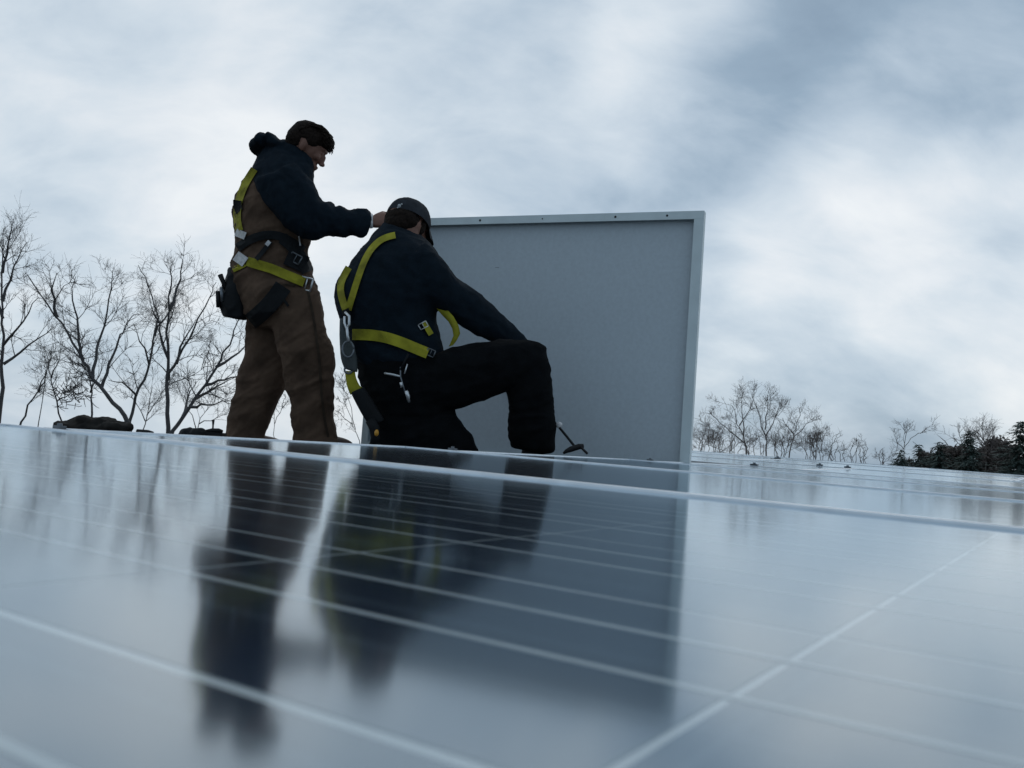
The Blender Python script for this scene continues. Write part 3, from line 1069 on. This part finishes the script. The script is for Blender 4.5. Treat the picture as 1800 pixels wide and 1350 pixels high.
b.build('ring', M_STEEL, lan, True)
b = MB()
b.loft([(606, 652, 624, 652, 3.66, .008), (608, 668, 626, 664, 3.66, .012), (611, 682, 632, 677, 3.66, .012), (616, 694, 640, 684, 3.66, .010)], ext=.0)
b.build('webbing', M_YELLOW, lan, True)
b = MB()
ring = [P(612.5 + 7 * math.cos(t), 650 + 6.5 * math.sin(t), 3.65) for t in [i * math.pi / 8 for i in range(17)]]
b.tube(ring, [.0045] * 17, 8)
b.build('ring', M_STEEL, lan, True)
b = MB()
b.loft([(616, 690, 640, 680, 3.66, .018), (626, 710, 652, 698, 3.66, .02), (638, 732, 664, 718, 3.66, .02), (652, 752, 676, 738, 3.66, .018)], ext=.05)
link('shock_pack', b.remesh('shock_pack', .005, 2), M_NYLON, lan)
b = MB()
b.tube([P(650, 738, 3.62), P(658, 752, 3.62), P(660, 770, 3.62), P(656, 784, 3.62)], [.02, .022, .02, .016], 8)
b.build('rope_grip', M_NYLON, lan, True)
b = MB(); b.ell(P(662, 761, 3.59), (px_dir(1, .1) * .009, px_dir(-.1, 1) * .014, Vector((0, .01, 0)))); b.build('tag', M_AMBER, lan, True)

keys = empty('key_bunch', P(705, 665, 3.6), 'bunch of steel keys hanging at the kneeling man\'s hip', 'keys')


def kp(x, y, o=.03):
    return hit(bv, x, y, o) or P(x, y, 3.6)


b = MB(); b.tube([kp(676, 656), kp(690, 658.5), kp(703, 661.5)], [.0050, .0050, .0045], 8); b.build('key', M_ZINC, keys, True)
b = MB(); b.tube([kp(716, 640), kp(711, 657)], [.003, .003], 8); b.build('key', M_ZINC, keys, True)
b = MB(); b.tube([kp(705, 672), kp(706, 681)], [.007, .005], 8); b.build('key', M_ZINC, keys, True)
b = MB(); b.tube([kp(714, 687), kp(717, 696), kp(719, 707)], [.008, .0085, .005], 8); b.build('key', M_ZINC, keys, True)
b = MB(); b.tube([kp(704, 645), kp(704, 662), kp(708, 676), kp(712, 690)], [.003] * 4, 8); b.build('key_chain', M_STEEL, keys, True)
b = MB(); b.tube([kp(718, 622), kp(711, 636), kp(704, 650)], [.004] * 3, 8); b.build('key_chain', M_NYLON, keys, True)

# ------------------------------------------------------------------ things lying on the roof
bag = empty('bag', P(170, 748, 4.1), 'dark lumpy bag lying at the roof edge left of the standing man', 'bag')
b = MB()
for (x, y, rx, rz, ry, d) in ((165, 751, .14, .034, .10, 4.1), (194, 754, .085, .026, .09, 4.1), (140, 747, .07, .024, .09, 4.1), (178, 744, .06, .022, .07, 4.1),
                              (150, 740, .04, .015, .06, 4.06), (206, 751, .06, .018, .07, 4.06), (118, 748, .05, .012, .06, 4.05)):
    c = P(x, y, d)
    b.ell(c, (px_dir(1, .06) * rx, Vector((0, ry, 0)), Vector((0, 0, rz))))
c = P(168, 752, 4.1)
b.ell(Vector((c.x, c.y, ROOF_Z + .03)), (px_dir(1, .06) * .15, Vector((0, .11, 0)), Vector((0, 0, .03))))
link('bag_body', b.remesh('bag_body', .008, 3, [(.016, 16, (.7, 1, 1.4), .3), (.008, 34, (1, 1, 1))]), M_BAG, bag)
b = MB(); b.tube([P(108, 749, 4.05), P(118, 742, 4.05), P(131, 736, 4.05), P(152, 735, 4.05)], [.007, .008, .008, .008], 8); b.build('handle', M_NYLON, bag, True)

tools = empty('cordless_drill', P(377, 752, 4.1), 'dark cordless drill lying between the bag and the standing man\'s boots', 'drill')
b = MB(); b.tube([P(363, 758, 4.1), P(372, 757, 4.1), P(384, 757, 4.1), P(391, 759, 4.1)], [.008, .011, .011, .008], 10); b.build('drill_body', M_RUBBER, tools, True)
b = MB(); b.tube([P(374, 757, 4.1), P(374.5, 748, 4.1), P(375, 738, 4.1)], [.004, .004, .007], 8); b.build('drill_handle', M_RUBBER, tools, True)
b = MB(); c = P(376, 760, 4.1); b.box((c.x - .05, c.y - .03, ROOF_Z), (c.x + .05, c.y + .03, c.z)); b.build('battery', M_RUBBER, tools)
pile = empty('glove_pair', P(340, 757, 4.1), 'dark work gloves crumpled on the roof left of the drill', 'gloves')
for (x, y, r_) in ((348, 764, .045), (330, 763, .03)):
    b = MB()
    c = P(x, y, 4.1)
    b.ell(c, (Vector((r_, 0, 0)), Vector((0, .04, 0)), Vector((0, 0, .016))))
    b.ell(Vector((c.x, c.y, ROOF_Z + .03)), (Vector((r_ * 1.2, 0, 0)), Vector((0, .05, 0)), Vector((0, 0, .035))))
    link('glove', b.remesh('glove', .006, 2, [(.008, 22, (1, 1, 1))]), M_NYLON, pile)
jar = empty('bottle', P(253, 750, 4.1), 'small dark bottle lying on the roof right of the bag', 'bottle')
c = P(253, 752, 4.1)
b = MB(); b.tube([Vector((c.x - .03, c.y, c.z - .022)), Vector((c.x + .02, c.y, c.z - .022)), Vector((c.x + .045, c.y, c.z - .022))], [.014, .014, .008], 10); b.build('bottle_body', M_RUBBER, jar, True)
b = MB(); b.box((c.x - .03, c.y - .03, ROOF_Z), (c.x + .04, c.y + .03, c.z - .036)); b.build('bottle_crate', M_RUBBER, jar)


# ------------------------------------------------------------------ bare trees
TW = .015


def twigs(mb, rnd, p, d, ln, r, lev, n3=3):
    seg = 4 if lev < 2 else 3
    pts, rads = [p.copy()], [r]
    q = p.copy()
    dd = d.copy()
    for i in range(seg):
        dd = (dd + Vector((rnd.gauss(0, .2), rnd.gauss(0, .2), rnd.gauss(.04, .17)))).normalized()
        q = q + dd * ln / seg
        pts.append(q.copy())
        rads.append(max(r * (1 - .75 * (i + 1) / seg), TW * .15))
    mb.tube(pts, rads, 4 if lev == 0 else 3, False)
    if lev >= 2 + (n3 > 3):
        return
    nch = (rnd.randint(5, 8), rnd.randint(4, 7), rnd.randint(2, 4))[min(lev, 2)]
    for k in range(nch):
        t = rnd.uniform(.25, 1.) * seg
        i = min(int(t), seg - 1)
        a = pts[i].lerp(pts[i + 1], t - i)
        ax = (pts[i + 1] - pts[i]).normalized()
        o = ax.orthogonal().normalized()
        o.rotate(Matrix.Rotation(rnd.uniform(0, 6.28), 3, ax))
        cd = (ax * rnd.uniform(.6, 1.1) + o * rnd.uniform(.6, 1.2) + Vector((0, 0, .12))).normalized()
        twigs(mb, rnd, a, cd, ln * rnd.uniform(.36, .66), r * .55, lev + 1, n3)


def bare_tree(name, d, limbs, label, seed, group, side=1., r_t=.12, density=1., material=M_BARK, n3=3):
    """limbs: photo polylines (x, y)... the first one is the trunk and goes on down to the ground"""
    rnd = random.Random(seed)
    p0 = P(*limbs[0][0], d)
    gz = ground_z(p0.x, p0.y)
    e = empty(name, (p0.x, p0.y, gz), label, 'tree', group)
    tb, cb_ = MB(), MB()
    k = d / F
    global TW
    TW = k
    for li, pl in enumerate(limbs):
        dep = rnd.uniform(-.25, .25) if li else 0
        pts = []
        for i, (x, y) in enumerate(pl):
            t = i / max(1, len(pl) - 1)
            pts.append(P(x, y, d + dep * 6 * t * (1 if li else .3)))
        r0 = r_t * (.62 if li == 0 else .33)
        if li == 0:
            lean = (pts[1] - pts[0])
            base = pts[0] - Vector((lean.x * .6, 0, 0)) * min(3, (pts[0].z - gz) / max(.3, abs(lean.z)))
            base.z = gz - .2
            pts = [base, pts[0].lerp(base, .5) + Vector((rnd.gauss(0, .1), 0, 0))] + pts
        # densify with wobble
        dp = []
        for i in range(len(pts) - 1):
            for q in range(3):
                w_ = pts[i].lerp(pts[i + 1], q / 3)
                if q: w_ += Vector((rnd.gauss(0, 1), rnd.gauss(0, 1), rnd.gauss(0, 1))) * k * 1.5
                dp.append(w_)
        dp.append(pts[-1])
        n = len(dp)
        st = 0 if li else 6
        rads = [max(r0 * (1 - .86 * (i / (n - 1)) ** .8), k * .5) for i in range(n)]
        tb.tube(dp, rads, 6, False)
        L = sum((dp[i + 1] - dp[i]).length for i in range(st, n - 1))
        cnt = int(L / (k * 17.5) * density)
        for c in range(cnt):
            t = st + (n - 1 - st) * rnd.uniform(.12, 1.) ** .8
            i = min(int(t), n - 2)
            a = dp[i].lerp(dp[i + 1], t - i)
            ax = (dp[i + 1] - dp[i]).normalized()
            o = ax.orthogonal().normalized()
            o.rotate(Matrix.Rotation(rnd.uniform(0, 6.28), 3, ax))
            cd = (ax * rnd.uniform(.5, 1.) + o * rnd.uniform(.5, 1.1) + Vector((0, 0, .18))).normalized()
            frac = (t - st) / (n - 1 - st)
            ln = k * rnd.uniform(34, 88) * (1.12 - .62 * frac) * side
            twigs(cb_, rnd, a, cd, ln, max(rads[i] * .4, k * .42), 0 if rnd.random() < .75 else 1, n3)
    tb.build('trunk', material, e, True)
    cb_.build('crown', material, e, False)
    return e


GL = 'bare winter trees behind the roof at the left'
bare_tree('bare_tree', 27, [[(0, 720), (3, 660), (5, 612), (5, 545), (3, 480), (6, 420)], [(6, 640), (51, 606), (95, 575)], [(6, 606), (41, 565), (68, 522)], [(5, 530), (24, 469), (48, 425)], [(4, 480), (14, 430), (24, 385)], [(5, 560), (-20, 500), (-40, 440)]],
          'tall bare tree cut off by the left border of the photo', 11, GL, r_t=.15)
bare_tree('bare_tree', 26, [[(226, 746), (198, 708), (163, 667), (146, 636), (119, 585), (85, 537), (48, 483)], [(146, 632), (138, 600), (136, 558), (127, 517), (133, 486)], [(163, 667), (170, 613), (184, 572), (196, 505), (198, 476)], [(178, 683), (191, 640), (208, 599), (221, 572), (236, 552)], [(100, 558), (90, 510), (100, 480)]],
          'leaning bare tree tilting left above the dark bag', 12, GL, r_t=.17)
bare_tree('bare_tree', 30, [[(160, 740), (160, 700), (158, 665), (150, 640)], [(159, 690), (175, 660), (182, 630)]], 'short upright bare trunk crossing behind the leaning tree', 13, GL, r_t=.11)
bare_tree('bare_tree', 28, [[(228, 740), (238, 698), (259, 653), (269, 599), (279, 558), (259, 500), (243, 466)], [(262, 640), (245, 600), (235, 570)], [(272, 590), (300, 545), (310, 520)], [(240, 695), (215, 672), (190, 668)]],
          'slender bare tree between the leaning tree and the straight trunk', 14, GL, r_t=.12)
bare_tree('bare_tree', 26, [[(296, 752), (293, 681), (296, 630), (296, 562), (301, 503), (301, 466)], [(296, 667), (313, 630), (341, 578), (368, 524), (380, 496)], [(296, 630), (283, 592), (276, 560), (262, 520)], [(298, 545), (318, 490), (322, 458)], [(310, 640), (322, 600), (345, 560)]],
          'straight bare trunk with the tallest crown left of the standing man', 15, GL, r_t=.16)
bare_tree('bare_tree', 25, [[(303, 758), (334, 715), (361, 677), (388, 633), (409, 592), (420, 560)], [(361, 677), (395, 668), (430, 660)], [(345, 700), (380, 680), (412, 664)], [(334, 715), (365, 712), (400, 706)], [(380, 645), (420, 620), (440, 590)], [(320, 735), (330, 700), (345, 670)]],
          'bare tree leaning right towards the standing man\'s legs', 16, GL, r_t=.15)
bare_tree('bare_tree', 31, [[(37, 742), (58, 701), (82, 657), (89, 630)], [(68, 690), (80, 660), (78, 625)]], 'small bare sapling leaning right near the left border', 17, GL, r_t=.10, side=.8)
bare_tree('bare_tree', 32, [[(109, 742), (95, 688), (85, 647), (78, 610)], [(100, 705), (120, 695), (132, 680)], [(90, 665), (105, 630), (110, 600)]], 'small forked bare tree left of the bag', 18, GL, r_t=.09, side=.8)
bare_tree('bare_tree', 34, [[(68, 742), (78, 681), (80, 650)]], 'thin bare stem between the two small trees at the left', 19, GL, r_t=.06, side=.6)
bare_tree('bare_tree', 33, [[(250, 760), (262, 715), (268, 680)], [(255, 740), (240, 710), (232, 690)], [(258, 730), (280, 700), (285, 680)]], 'low bare thicket between the two main trunks', 20, GL, r_t=.07, side=.75, density=1.6)
bare_tree('bare_tree', 33, [[(345, 765), (352, 735), (372, 705)], [(345, 755), (330, 720), (325, 695)], [(350, 745), (380, 735), (405, 725)]], 'low bare thicket left of the standing man\'s rear leg', 21, GL, r_t=.07, side=.8, density=1.8)
bare_tree('bare_tree', 36, [[(484, 775), (482, 735), (486, 705)], [(483, 745), (496, 715), (500, 700)]], 'pale bare shrub seen between the standing man\'s legs', 22, GL, r_t=.05, side=.7, density=1.2)
bare_tree('bare_tree', 34, [[(632, 775), (618, 735), (603, 700)], [(625, 755), (612, 700), (604, 680)], [(618, 745), (600, 730), (590, 722)]], 'thin bare tree seen between the two men', 23, GL, r_t=.05, side=.6)
# dense clump in one of the small trees
nest = empty('twig_clump', P(126, 690, 31), 'dark tangle of twigs caught in the small tree above the bag', 'twigs')
b = MB()
rnd = random.Random(5)
c0 = P(126, 690, 31)
for i in range(130):
    a = c0 + Vector((rnd.gauss(0, .32), rnd.gauss(0, .25), rnd.gauss(0, .20)))
    dd = Vector((rnd.gauss(0, 1), rnd.gauss(0, 1), rnd.gauss(.2, 1))).normalized()
    b.tube([a, a + dd * .2, a + dd * .38 + Vector((0, 0, .05))], [.016, .012, .006], 3, False)
b.build('twig_mass', M_BARK, nest)

GR = 'bare trees behind the far rows at the right'
bare_tree('bare_tree', 55, [[(1312, 800), (1307, 767), (1294, 736), (1286, 712)], [(1310, 780), (1283, 758), (1258, 735), (1246, 722)], [(1307, 767), (1304, 726), (1304, 697)], [(1300, 748), (1318, 720), (1322, 704)]], 'leftmost tall bare tree right of the upright panel', 31, GR, r_t=.13, side=.72, density=1.3, material=M_BARK2)
bare_tree('bare_tree', 55, [[(1347, 803), (1345, 764), (1332, 722), (1322, 697)], [(1346, 766), (1362, 733), (1371, 713)], [(1345, 755), (1350, 720), (1348, 705)]], 'middle tall bare tree right of the upright panel', 32, GR, r_t=.13, side=.72, density=1.3, material=M_BARK2)
bare_tree('bare_tree', 58, [[(1387, 806), (1392, 778), (1400, 753), (1405, 718)], [(1392, 778), (1417, 745), (1430, 738)], [(1396, 765), (1380, 745), (1376, 735)]], 'rightmost of the three tall bare trees', 33, GR, r_t=.12, side=.70, density=1.3, material=M_BARK2)
GB = 'bare shrubs along the far edge of the array'
for i, (x, y, h_, lab) in enumerate([(1232, 800, 40, 'touching the upright panel\'s edge'), (1258, 800, 52, 'second from the upright panel'), (1284, 802, 42, 'below the first tall tree'), (1328, 803, 44, 'between first and middle tall trees'),
                                     (1366, 805, 55, 'right of the middle tall tree'), (1420, 808, 58, 'right of the tall trees, the bushiest'), (1446, 810, 62, 'with twigs up to the third tall crown'), (1470, 812, 38, 'low, left of the thin saplings'),
                                     (1497, 813, 46, 'thin and open, forked'), (1522, 815, 36, 'thin, the lowest of the row'), (1548, 818, 40, 'just left of the evergreens')]):
    rs = random.Random(900 + i)
    stems = [[(x, y), (x - 3, y - h_ * .4), (x + 4, y - h_ * .75)]]
    for q in range(5 if i < 7 else 3):
        o_ = rs.uniform(-1, 1)
        stems.append([(x + o_ * 12, y + 6), (x + o_ * 18, y - h_ * .3), (x + o_ * h_ * .42 + rs.uniform(-4, 4), y - h_ * rs.uniform(.5, .8))])
    bare_tree('bare_shrub', 60 + (i % 3) * 4, stems, 'bare shrub ' + lab, 50 + i, GB, r_t=.035, side=.60 if i < 7 else .48, density=1.2 if i < 7 else .6, material=M_BARK2)
bare_tree('bare_tree', 70, [[(1586, 822), (1590, 780), (1594, 748)], [(1590, 785), (1610, 765), (1622, 758)], [(1589, 790), (1575, 772)]], 'thin bare tree rising left of the evergreens', 71, GR, r_t=.08, side=.5, density=.8, material=M_BARK2)
bare_tree('bare_tree', 72, [[(1690, 828), (1690, 775), (1686, 758)], [(1690, 790), (1705, 765)], [(1690, 795), (1678, 770)]], 'bare tree rising out of the middle of the dark wood', 72, GR, r_t=.09, side=.6, density=1.6, material=M_BARK2)
bare_tree('bare_tree', 72, [[(1732, 830), (1730, 775), (1728, 742)], [(1730, 785), (1745, 762)], [(1730, 790), (1716, 765)], [(1731, 800), (1755, 775)]], 'pale bare tree with a pointed crown left of the tall evergreen', 73, GR, r_t=.09, side=.6, density=2.2, material=M_BARK2)


# ------------------------------------------------------------------ evergreens and wood at the right
def evergreen(x, ytop, ybot, half, d, label, seed):
    rnd = random.Random(seed)
    top = P(x, ytop, d)
    gz = ground_z(top.x, top.y)
    k = d / F
    e = empty('evergreen_tree', (top.x, top.y, gz), label, 'tree', 'evergreen trees at the right border')
    b = MB(); b.tube([Vector((top.x, top.y, gz - .2)), Vector((top.x, top.y, gz + (top.z - gz) * .5)), top], [.22, .14, .02], 8); b.build('trunk', M_BARK2, e, True)
    b = MB()
    vis = (ybot - ytop) * k
    full = top.z - gz
    n = 0
    h_ = .1
    while h_ < full * .93:
        rad = half * k * min(1.7, .25 + (h_ / vis) ** .8) * rnd.uniform(.55, 1.15)
        cnt = int(5 + rad * 6)
        for j in range(cnt):
            a = rnd.uniform(0, 6.283)
            rr = rad * rnd.uniform(.6, 1.12)
            tip = Vector((top.x + math.cos(a) * rr, top.y + math.sin(a) * rr, top.z - h_ - rr * rnd.uniform(-.1, .5)))
            base = Vector((top.x, top.y, top.z - h_ + .05))
            ax = (tip - base)
            sd = ax.cross(Vector((0, 0, 1))).normalized()
            m_ = max(4, int(rr / .10))
            for q in range(m_):
                t = (q + rnd.uniform(.3, 1)) / m_
                c = base + ax * t
                w_ = (.05 + .10 * (1 - t)) * rnd.uniform(.7, 1.3)
                ln = rnd.uniform(.14, .34)
                dv = (ax.normalized() + sd * rnd.uniform(-.9, .9) + Vector((0, 0, rnd.uniform(-.5, .25)))).normalized()
                s2 = dv.cross(Vector((rnd.uniform(-.5, .5), rnd.uniform(-.5, .5), 1))).normalized() * w_
                b.add([c - s2 * .6, c + s2 * .6, c + dv * ln + s2 * .15, c + dv * ln - s2 * .15], [(0, 1, 2, 3)])
        h_ += rnd.uniform(.09, .19)
    b.build('crown', M_PINE, e)


evergreen(1584, 790, 822, 24, 66, 'small dark evergreen at the left end of the wood', 1)
evergreen(1616, 781, 824, 19, 70, 'narrow evergreen second from the left end of the wood', 2)
evergreen(1652, 776, 824, 30, 68, 'dense rounded evergreen left of the pale bare tree', 3)
evergreen(1706, 757, 826, 32, 66, 'tall pointed evergreen in the middle of the wood', 4)
evergreen(1794, 740, 832, 46, 60, 'tallest dark evergreen at the right border', 5)


def russet(x, ytop, half, d, label, seed):
    rnd = random.Random(seed)
    k = d / F
    top = P(x, ytop, d)
    gz = ground_z(top.x, top.y)
    e = empty('dense_tree', (top.x, top.y, gz), label, 'tree', 'dense brown trees of the wood at the right')
    b = MB()
    b.tube([Vector((top.x, top.y, gz - .2)), Vector((top.x + .1, top.y, top.z - 3)), top - Vector((0, 0, .5))], [.2, .15, .04], 8)
    for i in range(40):
        a = rnd.uniform(0, 6.28)
        z0 = top.z - rnd.uniform(.6, 4.5)
        s0 = Vector((top.x, top.y, z0))
        t_ = s0 + Vector((math.cos(a) * half * k, math.sin(a) * half * k, rnd.uniform(.4, 1.5)))
        b.tube([s0, s0.lerp(t_, .5) + Vector((0, 0, .2)), t_], [.05, .035, .01], 4, False)
    b.build('trunk', M_BARK2, e, True)
    b = MB()
    R_ = half * k
    lumps = [(Vector((top.x + rnd.gauss(0, .45) * R_, top.y + rnd.gauss(0, .5) * R_, top.z - rnd.uniform(.5, 4.5))), R_ * rnd.uniform(.3, .55)) for _ in range(34)]
    for i in range(9000):
        c0, r0 = rnd.choice(lumps)
        v = Vector((rnd.gauss(0, 1), rnd.gauss(0, 1), rnd.gauss(0, 1))).normalized() * r0 * rnd.uniform(.5, 1.05)
        c = c0 + v
        d1 = Vector((rnd.gauss(0, 1), rnd.gauss(0, 1), rnd.gauss(0, 1))).normalized()
        d2 = d1.orthogonal().normalized()
        s_ = rnd.uniform(.08, .2)
        b.add([c - d1 * s_, c + d2 * s_ * .6, c + d1 * s_, c - d2 * s_ * .6], [(0, 1, 2, 3)])
    b.build('crown', M_RUSSET, e)


russet(1632, 789, 26, 74, 'dense brown tree between the two small evergreens', 1)
russet(1676, 780, 28, 76, 'dense brown tree left of the pointed evergreen', 2)
russet(1736, 768, 34, 74, 'dense brown tree under the pale pointed crown', 3)
russet(1768, 776, 28, 76, 'dense brown tree beside the tallest evergreen', 4)
